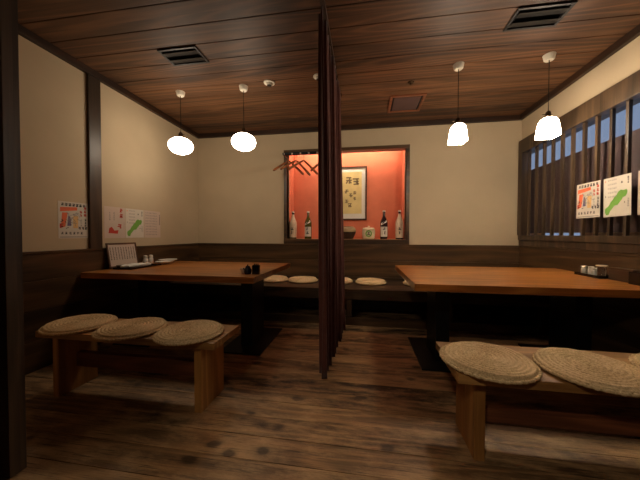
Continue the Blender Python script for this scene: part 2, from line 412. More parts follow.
# ------------------------------------------------------------------ woven cushions
def cushion_mesh(Rr=0.2, h=0.042, seed=0):
    rr = random.Random(seed)
    N, A = 46, 110; bm = bmesh.new(); pitch = Rr/10.0
    def top(r, th):
        e = max(0.0, (r/Rr)); dome = h*(1-0.10*e*e)
        if e > 0.9: dome = h*(0.9 - 0.5*((e-0.9)/0.1)**2)
        ph = r/pitch - th/(2*math.pi)
        ridge = abs(math.sin(math.pi*ph))
        braid = 0.5+0.5*math.sin(th*r/0.012 + math.floor(ph)*1.7)
        return dome + 0.0068*(ridge-0.6) + 0.0014*(braid-0.5) + 0.002*math.sin(2*th+seed)*e
    c = bm.verts.new((0, 0, top(0, 0))); rings = []
    for i in range(1, N+1):
        r = Rr*i/N
        rings.append([bm.verts.new((r*math.cos(2*math.pi*k/A)*(1+0.006*math.sin(3*2*math.pi*k/A+seed)), r*math.sin(2*math.pi*k/A)*(1+0.006*math.cos(2*2*math.pi*k/A+seed)), top(r, 2*math.pi*k/A))) for k in range(A)])
    low = [bm.verts.new((v.co.x*0.985, v.co.y*0.985, 0.006)) for v in rings[-1]]
    bot = [bm.verts.new((v.co.x*0.90, v.co.y*0.90, 0.0)) for v in rings[-1]]
    for k in range(A): bm.faces.new((c, rings[0][k], rings[0][(k+1) % A]))
    allr = rings+[low, bot]
    for P, Q in zip(allr, allr[1:]):
        for k in range(A): bm.faces.new((P[k], Q[k], Q[(k+1) % A], P[(k+1) % A]))
    bm.faces.new(bot[::-1])
    me = bpy.data.meshes.new('woven_pad'); bm.to_mesh(me); bm.free(); me.materials.append(M['rush'])
    for p in me.polygons: p.use_smooth = True
    # plaited edge
    pts = []; rad = []
    n = 220
    for k in range(n):
        a = 2*math.pi*k/n
        pts.append((math.cos(a)*(Rr-0.001+0.0015*math.sin(a*34)), math.sin(a)*(Rr-0.001+0.0015*math.sin(a*34)), h*0.36+0.0015*math.cos(a*50))); rad.append(0.0070+0.0009*math.sin(a*70))
    e = MB().tube(pts, rad, 8, closed=True)
    me2 = bpy.data.meshes.new('plaited_edge'); e.bm.to_mesh(me2); e.bm.free(); me2.materials.append(M['rush'])
    for p in me2.polygons: p.use_smooth = True
    return me, me2
def cushion(label, loc, meshes, rz, group, tilt=(0, 0)):
    t = thing('round_cushion', label, 'cushion', loc, rz, group); t.rotation_euler = (tilt[0], tilt[1], rz)
    for nm, me in zip(('woven_pad', 'plaited_edge'), meshes):
        o = bpy.data.objects.new(nm, me); C.objects.link(o); o.parent = t
    return t
big = cushion_mesh(0.203, 0.036, 1); mid = cushion_mesh(0.194, 0.034, 2); small = cushion_mesh(0.190, 0.05, 3)
G1 = 'woven cushions on the right front bench'
cushion('round woven rush cushion at the left end of the right foreground bench, above its leg', (0.592, 1.415, 0.4315), big, 0.6, G1)
cushion('round woven rush cushion second from the left on the right foreground bench', (1.018, 1.395, 0.4315), big, 2.1, G1)
cushion('round woven rush cushion on the right bench, cut off by the photo edge', (1.448, 1.41, 0.4315), big, 3.9, G1)
G2 = 'woven cushions on the left bench'
cushion('round woven cushion on the left bench, the one nearest the left wall', (-1.875, 1.55, 0.4315), mid, 0.2, G2)
cushion('round woven cushion in the middle of the three on the left bench', (-1.462, 1.53, 0.4315), mid, 1.2, G2)
cushion('round woven cushion at the right end of the left bench', (-1.055, 1.53, 0.4315), mid, 2.2, G2)
G3 = 'cushions along the back wall bench'
for x, lb in ((-1.80, 'pale round cushion on the back bench, mostly hidden behind the left table'),
              (-1.195, 'pale round cushion on the back bench just right of the left table corner'),
              (-0.79, 'pale round cushion on the back bench immediately left of the hanging curtain'),
              (-0.325, 'pale round cushion on the back bench partly covered by the right side of the curtain'),
              (0.10, 'fully visible pale round cushion on the back bench between curtain and right table'),
              (0.70, 'pale round cushion on the back bench at the left corner of the right table'),
              (1.15, 'pale round cushion on the back bench seen only beneath the right table top')):
    cushion(lb, (x, 3.56, 0.4215), small, x*3, G3)

# ------------------------------------------------------------------ curtain
t = thing('curtain', 'dark maroon floor-length curtain gathered in folds that divides the two tables', 'curtain', (-0.27, 1.75, 0))
bm = bmesh.new(); NU, NV = 150, 24; grid = []
for j in range(NV+1):
    v = j/NV; z = 0.035 + v*(2.515-0.035); row = []
    for i in range(NU+1):
        u = i/NU
        y0 = 0.11*(1-v)+0.0*v; y1 = 1.17
        yy = y0+(y1-y0)*u
        amp = 0.017+0.013*(1-v)
        xx = -0.012+0.045*u+0.025*(1-v)*u - 0.015*v*u
        xx += amp*math.sin(u*2*math.pi*9.5+0.6*math.sin(v*3))+0.007*math.sin(u*41+v*2.5)
        yy += 0.010*math.sin(u*2*math.pi*19+1.3+v)
        row.append(bm.verts.new((xx, yy, z + (0.01*math.sin(u*23) if j == 0 else 0))))
    grid.append(row)
for j in range(NV):
    for i in range(NU): bm.faces.new((grid[j][i], grid[j][i+1], grid[j+1][i+1], grid[j+1][i]))
me = bpy.data.meshes.new('cloth'); bm.to_mesh(me); bm.free(); me.materials.append(M['curtain'])
for p in me.polygons: p.use_smooth = True
o = bpy.data.objects.new('cloth', me); C.objects.link(o); o.parent = t
sm = o.modifiers.new('thick', 'SOLIDIFY'); sm.thickness = 0.004; sm.offset = 0
MB().box((-0.012, -0.25, 2.532), (0.020, 1.30, 2.559), 0.003).build('rail', M['trim'], t)
for k in range(11):
    yy = 0.03+k*0.112
    MB().tube([(0.0+0.03*yy, yy, 2.505), (0.0+0.03*yy, yy, 2.533)], 0.003, 8).build('hook', M['brass'], t)

# ------------------------------------------------------------------ pendant lamps
def rose(t, top):
    MB().lathe([(0.0, top-0.044), (0.030, top-0.044), (0.038, top-0.036), (0.044, top-0.006), (0.046, top)], 32).build('ceiling_rose', M['white'], t, smooth=True)
def pendant_globe(label, loc, grp):
    t = thing('pendant_lamp', label, 'lamp', loc, 0, grp); top = CZ-loc[2]-0.001
    rose(t, top)
    MB().tube([(0, 0, 0.145), (0.002, 0, 0.25), (-0.001, 0.001, 0.35), (0, 0, top-0.043)], 0.0035, 8).build('cord', M['cord'], t)
    MB().lathe([(0.0, 0.086), (0.036, 0.086), (0.036, 0.098), (0.024, 0.104), (0.020, 0.13), (0.012, 0.142), (0.006, 0.150), (0, 0.15)], 24).build('lamp_holder', M['brass'], t, smooth=True)
    MB().tube([(0.018, 0, 0.118), (0.042, 0, 0.118)], 0.004, 8).build('switch_key', M['brass'], t)
    prof = [(0.0, -0.088)]+[(0.122*math.cos(a), 0.088*math.sin(a)) for a in [R(-88+k*7.6) for k in range(0, 22)]]
    prof = [p for p in prof if p[1] < 0.083]+[(0.036, 0.0855), (0.0, 0.0858)]
    MB().lathe(prof, 40).build('lamp_shade', M['globe'], t, smooth='all')
    return t
pendant_globe('white oval glass pendant lamp over the left table, the one nearer the left wall', (-1.925, 2.66, 1.99), 'oval pendant lamps')
pendant_globe('white oval glass pendant lamp over the left table, the one nearer the curtain', (-1.215, 2.66, 1.995), 'oval pendant lamps')
def sq_ring(bm, s, z, k=0.3, n=8):
    vs = []
    for c in range(4):
        a0 = c*math.pi/2; cx = (1 if c in (0, 3) else -1)*s*(1-k); cy = (1 if c in (0, 1) else -1)*s*(1-k)
        for i in range(n+1):
            a = a0+math.pi/2*i/n; vs.append(bm.verts.new((cx+s*k*math.cos(a), cy+s*k*math.sin(a), z)))
    return vs
def pendant_square(label, loc, grp):
    t = thing('pendant_lamp', label, 'lamp', loc, 0, grp); top = CZ-loc[2]-0.001; Hs = 0.160
    rose(t, top)
    MB().tube([(0, 0, Hs+0.06), (0.001, 0, 0.35), (0, 0, top-0.043)], 0.0035, 8).build('cord', M['cord'], t)
    MB().lathe([(0.0, Hs-0.002), (0.032, Hs-0.002), (0.032, Hs+0.012), (0.020, Hs+0.018), (0.020, Hs+0.045), (0.010, Hs+0.058), (0, Hs+0.062)], 24).build('lamp_holder', M['brass'], t, smooth=True)
    MB().tube([(-0.018, 0, Hs+0.03), (-0.044, 0, Hs+0.03)], 0.004, 8).build('switch_key', M['brass'], t)
    bm = bmesh.new(); rings = [sq_ring(bm, s, z, k) for s, z, k in ((0.064, 0.0, 0.12), (0.065, 0.01, 0.12), (0.058, 0.085, 0.16), (0.053, 0.125, 0.25), (0.045, 0.146, 0.4), (0.036, 0.156, 0.7), (0.031, Hs, 0.98))]
    inner = [sq_ring(bm, s, z, k) for s, z, k in ((0.030, Hs-0.008, 0.98), (0.048, 0.122, 0.25), (0.054, 0.085, 0.16), (0.060, 0.0, 0.12))]
    rings = rings+inner; m = len(rings[0])
    for P, Q in zip(rings, rings[1:]):
        for k in range(m): bm.faces.new((P[k], P[(k+1) % m], Q[(k+1) % m], Q[k]))
    P, Q = rings[-1], rings[0]
    for k in range(m): bm.faces.new((P[k], P[(k+1) % m], Q[(k+1) % m], Q[k]))
    bmesh.ops.recalc_face_normals(bm, faces=bm.faces)
    me = bpy.data.meshes.new('lamp_shade'); bm.to_mesh(me); bm.free(); me.materials.append(M['glassshade'])
    for p in me.polygons: p.use_smooth = True
    me.set_sharp_from_angle(angle=R(40))
    o = bpy.data.objects.new('lamp_shade', me); C.objects.link(o); o.parent = t
    MB().lathe([(0, 0.055), (0.018, 0.06), (0.028, 0.085), (0.026, 0.10), (0.014, 0.125), (0.013, Hs-0.01), (0, Hs-0.01)], 24).build('bulb', M['glassshade'], t, smooth=True)
    return t
pendant_square('square milk-glass pendant lamp over the right table, the one nearer the curtain', (0.828, 2.61, 1.873), 'square pendant lamps')
pendant_square('square milk-glass pendant lamp in front of the lattice window', (1.535, 2.59, 1.876), 'square pendant lamps')

# ------------------------------------------------------------------ ceiling fittings
def slot_vent(label, x0, x1, y0, y1, n):
    t = thing('air_vent', label, 'vent', ((x0+x1)/2, (y0+y1)/2, CZ)); hw, hd = (x1-x0)/2, (y1-y0)/2
    b = MB(); e = 0.018
    for a, c in (((-hw, -hd, -0.012), (hw, -hd+e, -0.0005)), ((-hw, hd-e, -0.012), (hw, hd, -0.0005)), ((-hw, -hd+e, -0.012), (-hw+e, hd-e, -0.0005)), ((hw-e, -hd+e, -0.012), (hw, hd-e, -0.0005))): b.box(a, c, 0.002)
    b.build('frame', M['vent'], t)
    MB().box((-hw+e, -hd+e, -0.002), (hw-e, hd-e, -0.0005)).build('backing', M['ventdark'], t)
    for k in range(n):
        yc = -hd+e+(k+0.5)*(2*hd-2*e)/n
        MB().box((-hw+e+0.001, -0.034, -0.0015), (hw-e-0.001, 0.034, 0.0015), 0.0005, Matrix.Translation((0, yc, -0.0125)) @ Matrix.Rotation(R(14), 4, 'X')).build('slat', M['vent'], t)
    return t
slot_vent('black slatted air vent in the ceiling boards at the upper left', -1.675, -1.335, 2.025, 2.235, 2)
slot_vent('black slatted air vent in the ceiling boards at the upper right', 1.01, 1.355, 2.02, 2.23, 2)
t = thing('ceiling_panel', 'dark square recessed ceiling panel near the back wall right of the curtain', 'vent', (0.475, 3.28, CZ))
b = MB(); hw, hd, e = 0.19, 0.205, 0.03
for a, c in (((-hw, -hd, -0.014), (hw, -hd+e, -0.0005)), ((-hw, hd-e, -0.014), (hw, hd, -0.0005)), ((-hw, -hd+e, -0.014), (-hw+e, hd-e, -0.0005)), ((hw-e, -hd+e, -0.014), (hw, hd-e, -0.0005))): b.box(a, c, 0.003)
b.build('frame', M['redwood'], t)
MB().box((-hw+e, -hd+e, -0.003), (hw-e, hd-e, -0.0005)).build('gap', M['ventdark'], t)
MB().box((-hw+e+0.02, -hd+e+0.02, -0.010), (hw-e-0.02, hd-e-0.02, -0.0035), 0.002).build('cover', M['panel'], t)
def detector(label, x, y, r, m='white'):
    t = thing('smoke_detector', label, 'detector', (x, y, CZ))
    MB().lathe([(0, -0.030), (r*0.45, -0.030), (r*0.55, -0.024), (r*0.62, -0.012), (r*0.95, -0.010), (r, -0.004), (r, -0.0005)], 36).build('body', M[m], t, smooth=True)
    MB().lathe([(r*0.40, -0.0335), (r*0.42, -0.031), (r*0.30, -0.0305)], 24).build('sensor_ring', M['vent'], t, smooth=True)
    return t
detector('round white smoke detector on the ceiling right of the oval pendant lamps', -0.93, 2.63, 0.055)
detector('round white ceiling detector half hidden behind the curtain', -0.43, 2.60, 0.05)
t = thing('sprinkler_head', 'small dark sprinkler head in the ceiling above the recessed square panel', 'sprinkler', (0.46, 2.84, CZ))
MB().lathe([(0, -0.008), (0.028, -0.008), (0.034, -0.003), (0.034, -0.0005)], 28).build('plate', M['brass'], t, smooth=True)
MB().lathe([(0, -0.026), (0.012, -0.026), (0.012, -0.022), (0.006, -0.018), (0.006, -0.008), (0, -0.008)], 20).build('head', M['brass'], t, smooth=True)

# ------------------------------------------------------------------ printing helpers (flat marks, local x right, z up, facing -y)
def quad(b, cx, cz, L, W, a, d=0.0):
    m = Matrix.Translation((cx, -0.0006-d, cz)) @ Matrix.Rotation(-a, 4, 'Y')
    b.box((-L/2, -0.0002, -W/2), (L/2, 0.0002, W/2), 0, m)
def glyph(b, cx, cz, s, rnd, w=0.13):
    st = s*w
    for k in range(rnd.choice((2, 3))): quad(b, cx+rnd.uniform(-.08, .08)*s, cz+(0.34-0.33*k)*s, s*rnd.uniform(.5, .85), st, rnd.uniform(-.12, .12))
    quad(b, cx+rnd.uniform(-.15, .15)*s, cz, s*0.85, st, math.pi/2+rnd.uniform(-.1, .1))
    if rnd.random() < .7: quad(b, cx-0.2*s, cz-.2*s, s*.45, st, rnd.uniform(.7, 1.1))
    if rnd.random() < .6: quad(b, cx+0.2*s, cz-.2*s, s*.45, st, -rnd.uniform(.6, 1.0))
def textrow(b, x, z, n, s, rnd, dx=None, w=0.13):
    for k in range(n): glyph(b, x+k*(dx or s*1.1), z, s, rnd, w)
def textcol(b, x, z, n, s, rnd, w=0.13):
    for k in range(n): glyph(b, x, z-k*s*1.15, s, rnd, w)
def flat_poly(b, poly, d=0.0003):
    b.prism([(x, z) for x, z in poly], 0.0004+d-0.0002, 0.0004+d, Matrix.Rotation(R(90), 4, 'X'))
ISLAND = [(-.42,-.36),(-.36,-.44),(-.27,-.42),(-.22,-.32),(-.15,-.26),(-.06,-.17),(.06,-.16),(.13,-.08),(.20,-.02),(.24,.04),(.33,.06),(.38,.13),(.40,.20),(.36,.26),(.26,.24),(.17,.27),(.07,.22),(.02,.14),(-.07,.08),(-.13,.0),(-.20,-.05),(-.26,-.15),(-.34,-.20),(-.42,-.25)]

def poster(kind, label, loc, rotz, W, Hh, group=None, seed=1, tilt=0):
    rnd = random.Random(seed)
    t = thing('poster', label, 'poster', loc, rotz, group); t.rotation_euler = (0, tilt, rotz)
    sh = MB().box((-W/2, -0.0006, 0), (W/2, 0.0, Hh)).build('sheet', M['paper2' if kind in ('deer', 'list') else 'paper'], t)
    def P(name, mat, fn):
        b = MB(); fn(b); b.build(name, M[mat], sh)
    if kind == 'festival':
        P('title_lettering', 'ink', lambda b: (textrow(b, -W*.36, Hh*.92, 7, W*.115, rnd, W*.12, .2)))
        P('orange_picture', 'inkor', lambda b: (flat_poly(b, [(-W*.44,Hh*.72),(W*.12,Hh*.78),(W*.12,Hh*.87),(-W*.44,Hh*.84)]), flat_poly(b, [(-W*.42,Hh*.28),(-W*.28,Hh*.32),(-W*.2,Hh*.70),(-W*.38,Hh*.70)])))
        P('tan_picture', 'inkye', lambda b: flat_poly(b, [(-W*.02,Hh*.28),(W*.14,Hh*.28),(W*.16,Hh*.62),(-W*.02,Hh*.62)]))
        P('figure', 'inkpu', lambda b: (flat_poly(b, [(-W*.22,Hh*.34),(-W*.10,Hh*.34),(-W*.09,Hh*.46),(-W*.12,Hh*.60),(-W*.18,Hh*.62),(-W*.20,Hh*.48)])))
        P('sketch_lines', 'inkgy', lambda b: [quad(b, rnd.uniform(-.2, .2)*W, rnd.uniform(.28, .7)*Hh, W*rnd.uniform(.08, .2), W*.012, rnd.uniform(0, 3.1), 0.0006) for k in range(26)])
        P('dark_marks', 'ink', lambda b: [quad(b, rnd.uniform(-.42, -.05)*W, rnd.uniform(.27, .5)*Hh, W*rnd.uniform(.04, .1), W*.02, rnd.uniform(0, 3.1), 0.0008) for k in range(9)])
        P('red_lettering', 'inkred', lambda b: (textcol(b, W*.40, Hh*.86, 3, W*.11, rnd, .22), textcol(b, W*.25, Hh*.74, 2, W*.10, rnd, .22), flat_poly(b, [(-W*.46,Hh*.28),(-W*.38,Hh*.28),(-W*.38,Hh*.4),(-W*.46,Hh*.4)])))
        P('black_lettering', 'ink', lambda b: (textrow(b, W*.2, Hh*.28, 3, W*.11, rnd, W*.11, .22), textcol(b, W*.41, Hh*.52, 3, W*.09, rnd, .18), textrow(b, -W*.38, Hh*.14, 6, W*.10, rnd, W*.13, .16)))
        P('grey_lettering', 'inkgy', lambda b: (textcol(b, W*.26, Hh*.5, 3, W*.08, rnd), flat_poly(b, [(-W*.45,Hh*.025),(W*.45,Hh*.025),(W*.45,Hh*.045),(-W*.45,Hh*.045)])))
    elif kind in ('map', 'mapsmall'):
        P('green_island', 'inkgr', lambda b: flat_poly(b, [(x*W*1.0+(-.02 if kind == 'map' else .0)*W, Hh*.42+z*Hh*.85) for x, z in ISLAND]))
        P('lettering', 'inkgy', lambda b: [textrow(b, -W*.30, Hh*(.93-.105*k), 5, W*.06, rnd, W*.068) for k in range(5)])
        P('dark_lettering', 'ink', lambda b: (textcol(b, W*.40, Hh*.92, 3, W*.07, rnd, .2), textcol(b, W*.40, Hh*.40, 5, W*.05, rnd, .2), glyph(b, W*.18, Hh*.83, W*.08, rnd, .2), glyph(b, -W*.42, Hh*.53, W*.05, rnd, .2), glyph(b, W*.28, Hh*.33, W*.05, rnd, .2)))
        P('orange_mark', 'inkor', lambda b: glyph(b, -W*.42, Hh*.92, W*.06, rnd, .2))
    elif kind == 'deer':
        P('red_drawing', 'inkred', lambda b: (flat_poly(b, [(-W*.32,Hh*.16),(W*.12,Hh*.14),(W*.16,Hh*.26),(-W*.04,Hh*.24),(-W*.16,Hh*.36),(-W*.28,Hh*.32)]), textcol(b, W*.30, Hh*.90, 2, W*.2, rnd, .2), glyph(b, W*.22, Hh*.38, W*.22, rnd, .22)))
        P('lettering', 'inkgy', lambda b: (textcol(b, -W*.25, Hh*.8, 4, W*.08, rnd), textcol(b, -W*.05, Hh*.8, 4, W*.08, rnd), textcol(b, W*.44, Hh*.5, 5, W*.05, rnd)))
    else:
        P('lettering', 'inkgy', lambda b: [textrow(b, -W*.40, Hh*(.92-.10*k), 8, W*.07, rnd, W*.09) for k in range(9)])
        P('dark_edge_lettering', 'ink', lambda b: textcol(b, W*.45, Hh*.85, 7, W*.06, rnd, .25))
    return t
# right wall (facing -x): local x -> world -y
RP = R(-90)
poster('festival', 'festival poster with orange and black lettering on the lattice window, leftmost of the sheets there', (XR-0.0235, 2.750, 1.203), RP, 0.255, 0.307, None, 3)
poster('map', 'white sheet with a large green island map on the lattice window', (XR-0.0235, 2.470, 1.197), RP, 0.235, 0.313, None, 4, R(-1))
poster('list', 'white sheet on the lattice window cut by the right edge of the photo', (XR-0.0235, 2.188, 1.195), RP, 0.235, 0.317, None, 5)
LP = R(90)
poster('festival', 'festival poster with orange and red lettering on the left wall, left of the dark post', (XL+0.002, 2.012, 1.012), LP, 0.245, 0.312, None, 3)
poster('deer', 'pinkish sheet with red drawing on the left wall just right of the dark post', (XL+0.002, 2.413, 1.008), LP, 0.235, 0.315, None, 6)
poster('mapsmall', 'sheet with small green island map on the left wall above the menu frame', (XL+0.002, 2.657, 1.010), LP, 0.24, 0.312, None, 4)
poster('list', 'pale sheet of fine text on the left wall, farthest right of the posters there', (XL+0.002, 2.912, 1.008), LP, 0.25, 0.315, None, 8)

# ------------------------------------------------------------------ alcove contents
SZ = AZ0+0.0005
def bottle(label, x, y, glass, kind, seed, s=1.0, rz=0.0):
    t = thing('sake_bottle', label, 'bottle', (x, y, SZ), rz, 'sake bottles in the alcove'); t.scale = (s, s, s)
    prof = [(0, 0.0), (0.049, 0.0), (0.0525, 0.005), (0.0525, 0.225), (0.047, 0.255), (0.030, 0.295), (0.019, 0.325), (0.0155, 0.372), (0.019, 0.376), (0.019, 0.385), (0.0, 0.385)]
    MB().lathe(prof, 36).build('body', M[glass], t, smooth=True)
    MB().lathe([(0.0, 0.3855), (0.0205, 0.3855), (0.0205, 0.402), (0.017, 0.406), (0, 0.406)], 24).build('cap', M['white'], t, smooth=True)
    r = 0.0532
    def arc(b, r, z0, z1, a0, a1, n=18):
        bm = b.bm; A = [bm.verts.new((r*math.sin(a0+(a1-a0)*k/n), -r*math.cos(a0+(a1-a0)*k/n), z0)) for k in range(n+1)]
        B = [bm.verts.new((r*math.sin(a0+(a1-a0)*k/n), -r*math.cos(a0+(a1-a0)*k/n), z1)) for k in range(n+1)]
        for k in range(n): bm.faces.new((A[k], A[k+1], B[k+1], B[k]))
    
    if kind == 'wrap': r = 0.0552
    b = MB(); arc(b, r, 0.035, 0.175, -1.1, 1.1); lab = b.build('label', M['paper' if kind != 'wrap' else 'wrap'], t)
    rnd = random.Random(seed); g = MB(); textcol(g, 0, 0.148, 2, 0.05, rnd, 0.2); 
    for v in g.bm.verts:
        a = v.co.x/r; rr = r+0.0008; v.co.x = rr*math.sin(a); v.co.y = -rr*math.cos(a)
    g.build('label_lettering', M['ink'], lab)
    if kind == 'slash':
        b = MB(); bm = b.bm; n = 16; A = []; B = []
        for k in range(n+1):
            a = -0.9+1.8*k/n; z = 0.195+0.05*k/n
            rr = 0.0535 if z < 0.225 else 0.0535-(z-0.225)*0.17
            A.append(bm.verts.new((rr*math.sin(a), -rr*math.cos(a), z))); rr2 = 0.0535 if z+.028 < 0.225 else 0.0535-(z+.028-0.225)*0.24
            B.append(bm.verts.new((rr2*math.sin(a), -rr2*math.cos(a), z+0.028)))
        for k in range(n): bm.faces.new((A[k], A[k+1], B[k+1], B[k]))
        b.build('shoulder_label', M['paper'], t)
    if kind == 'wrap':
        MB().lathe([(0.0545, 0.02), (0.0545, 0.226), (0.049, 0.257), (0.032, 0.297), (0.0215, 0.327), (0.018, 0.36)], 36, cap=False).build('paper_wrapping', M['wrap'], t, smooth=True)
    return t
bottle('pale paper-wrapped sake bottle at the far left end of the red alcove', -1.035, YB+0.13, 'gbrown', 'wrap', 1)
bottle('green-brown sake bottle with slanted cream neck label in the left part of the alcove', -0.805, YB+0.13, 'ggreen', 'slash', 2)
bottle('dark sake bottle with slanted pale label right of the straw barrel', 0.292, YB+0.13, 'gpurple', 'slash', 3)
bottle('pale-shouldered sake bottle at the far right end of the red alcove', 0.505, YB+0.13, 'gpurple', 'wrap', 4)
t = thing('ceramic_jar', 'squat dark ceramic jar with tan upper glaze on the alcove sill beside the curtain', 'jar', (-0.215, YB+0.15, SZ)); t.scale = (1.08, 1.08, 1.08)
MB().lathe([(0, 0), (0.062, 0), (0.070, 0.01), (0.096, 0.07), (0.104, 0.095)], 40).build('lower_body', M['dark_glaze'], t, smooth=True)
MB().lathe([(0.104, 0.0955), (0.106, 0.115), (0.092, 0.145), (0.070, 0.160), (0.074, 0.166), (0.066, 0.168), (0.0, 0.168)], 40).build('upper_body', M['tan_glaze'], t, smooth=True)
t = thing('sake_barrel', 'small straw-wrapped white barrel with a round green emblem in the alcove', 'barrel', (0.078, YB+0.14, SZ))
MB().lathe([(0, 0), (0.070, 0), (0.080, 0.012), (0.088, 0.05), (0.092, 0.10), (0.086, 0.145), (0.074, 0.156), (0, 0.158)], 40).build('body', M['straw'], t, smooth=True)
b = MB()
for z, r in ((0.018, 0.083), (0.135, 0.089)):
    b.tube([(r*math.cos(a), r*math.sin(a), z) for a in [2*math.pi*k/40 for k in range(40)]], 0.005, 8, closed=True)
for k in range(4):
    a = k*math.pi/4; b.tube([(0.08*math.cos(a), 0.08*math.sin(a), 0.156), (0, 0, 0.168), (-0.08*math.cos(a), -0.08*math.sin(a), 0.156)], 0.005, 8)
b.lathe([(0, 0.160), (0.016, 0.162), (0.016, 0.182), (0.008, 0.19), (0, 0.19)], 16)
b.build('rope', M['wrap'], t, smooth=True)
g = MB()
for k in range(28):
    a0 = 2*math.pi*k/28; a1 = 2*math.pi*(k+1)/28
    g.prism([(0.046*math.cos(a0), 0.046*math.sin(a0)), (0.046*math.cos(a1), 0.046*math.sin(a1)), (0.030*math.cos(a1), 0.030*math.sin(a1)), (0.030*math.cos(a0), 0.030*math.sin(a0))], 0, 0.001)
def wrapxz(b, R0, zc):
    for v in b.bm.verts:
        a = v.co.x/R0; z = v.co.y+zc; d = v.co.z
        v.co = Vector(((R0+d)*math.sin(a), -(R0+d)*math.cos(a), z))
wrapxz(g, 0.0925, 0.078); g.build('green_ring', M['inkgr'], t)
g = MB(); rnd = random.Random(5)
for (x, y, L, Wd, a) in ((0, 0.012, .034, .007, 0.1), (0, -0.008, .04, .007, 0), (0, 0, .007, .044, 0), (-.012, -.012, .02, .006, .8), (.012, -.012, .02, .006, -.8)):
    m = Matrix.Translation((x, y, 0)) @ Matrix.Rotation(a, 4, 'Z'); g.box((-L/2, -Wd/2, 0), (L/2, Wd/2, 0.001), 0, m)
wrapxz(g, 0.093, 0.078); g.build('emblem_lettering', M['ink'], t)
# framed picture on the alcove's back
PX0, PX1, PZ0, PZ1 = -0.56, 0.055, 1.27, 2.09
t = thing('framed_picture', 'brown-framed calligraphy picture with a pale mat on the red alcove wall', 'picture', ((PX0+PX1)/2, YB+0.399, PZ0))
hw = (PX1-PX0)/2; hh = PZ1-PZ0; b = MB(); e = 0.024
for a, c in (((-hw, -0.03, 0), (hw, 0, e)), ((-hw, -0.03, hh-e), (hw, 0, hh)), ((-hw, -0.03, e), (-hw+e, 0, hh-e)), ((hw-e, -0.03, e), (hw, 0, hh-e))): b.box(a, c, 0.003)
b.build('frame', M['frame'], t)
MB().box((-hw+e, -0.014, e), (hw-e, -0.001, hh-e)).build('mat', M['mat'], t)
sc = MB().box((-hw+e+0.055, -0.016, e+0.075), (hw-e-0.055, -0.0142, hh-e-0.058)).build('scroll', M['cream'], t)
b = MB(); rnd = random.Random(11)
for (x, z, s) in ((-.12, .60, .12), (0.03, .61, .12), (.14, .59, .12), (-.13, .46, .09), (0.0, .44, .07), (0.06, .38, .07), (.12, .42, .06), (.12, .33, .06), (-.1, .32, .08), (0.0, .29, .06), (.05, .23, .07), (-.12, .2, .08)):
    glyph(b, x, z, s, rnd, .17)
for v in b.bm.verts: v.co.y -= 0.0158
b.build('calligraphy', M['inkbr'], sc)

# ------------------------------------------------------------------ hanger rail and hangers
t = thing('hanger_rail', 'dark segmented coat rail along the top left of the red alcove', 'rail', (-0.80, 3.64, 2.152))
MB().tube([(-0.28, 0, 0), (0.42, 0, 0)], 0.009, 12).build('rod', M['white'], t, smooth=True)
for k in range(6): MB().tube([(-0.265+k*0.116, 0, 0), (-0.265+k*0.116+0.092, 0, 0)], 0.0195, 14).build('sleeve', M['steel'], t, smooth=True)
for x in (-0.287, 0.427): MB().box((x-0.008, -0.014, -0.014), (x+0.008, 0.1975, 0.014), 0.002).build('bracket', M['steel'], t)
def hanger(label, x, yaw, tilt, s=1.0):
    z = 2.045
    t = thing('coat_hanger', label, 'hanger', (x, 3.64, z), 0, 'wooden coat hangers on the rail')
    t.rotation_euler = (0, tilt, yaw)
    L = 0.215*s; pts = []; rad = []
    for k in range(21):
        u = -1+2*k/20; pts.append((L*u, 0.010-0.02*u*u*0.5, -0.150*(abs(u)**1.1)+0.012*(1-abs(u)))); rad.append(0.012+0.006*abs(u) if abs(u) < 0.99 else 0.012)
    MB().tube(pts, rad, 10).build('arms', M['hanger'], t, smooth=True)
    hp = [(0, 0.010, 0.01), (0, 0.006, 0.055), (0, 0.012, 0.075)]+[(0, 0.0225*math.sin(a), 0.107-0.0225*math.cos(a)) for a in [R(45+20*k) for k in range(0, 11)]]
    MB().tube(hp, 0.0022, 8).build('hook', M['brass'], t, smooth=True)
    return t
hanger('wooden coat hanger at the left end of the rail, reaching past the alcove frame', -1.005, R(33), R(2))
hanger('wooden coat hanger second from the left on the rail', -0.90, R(35), R(5))
hanger('wooden coat hanger third from the left on the rail', -0.80, R(33), R(3))
hanger('wooden coat hanger on the rail half hidden by the curtain', -0.515, R(36), R(-4))

# ------------------------------------------------------------------ things on the left table
TZ = 0.7105
t = thing('menu_frame', 'brown-framed menu leaning against the left wall on the left table', 'menu', (XL+0.115, 2.43, TZ+0.012), R(74)); t.rotation_euler = (R(-12), 0, R(80))
hw, hh, e = 0.15, 0.245, 0.014; b = MB()
for a, c in (((-hw, -0.012, 0), (hw, 0, e)), ((-hw, -0.012, hh-e), (hw, 0, hh)), ((-hw, -0.012, e), (-hw+e, 0, hh-e)), ((hw-e, -0.012, e), (hw, 0, hh-e))): b.box(a, c, 0.002)
b.build('frame', M['frame'], t)
ms = MB().box((-hw+e, -0.006, e), (hw-e, -0.001, hh-e)).build('menu_sheet', M['paper2'], t)
rnd = random.Random(21); b = MB()
for k in range(10): textcol(b, -hw+0.032+k*0.026, 0.195, 8, 0.014, rnd, .16)
for v in b.bm.verts: v.co.y -= 0.006
b.build('menu_lettering', M['ink'], ms)
t = thing('serving_tray', 'narrow black tray on the left table in front of the menu frame', 'tray', (-2.275, 2.47, TZ), R(0))
MB().box((-0.10, -0.20, 0), (0.10, 0.20, 0.006), 0.002).build('base', M['lacquer'], t)
b = MB()
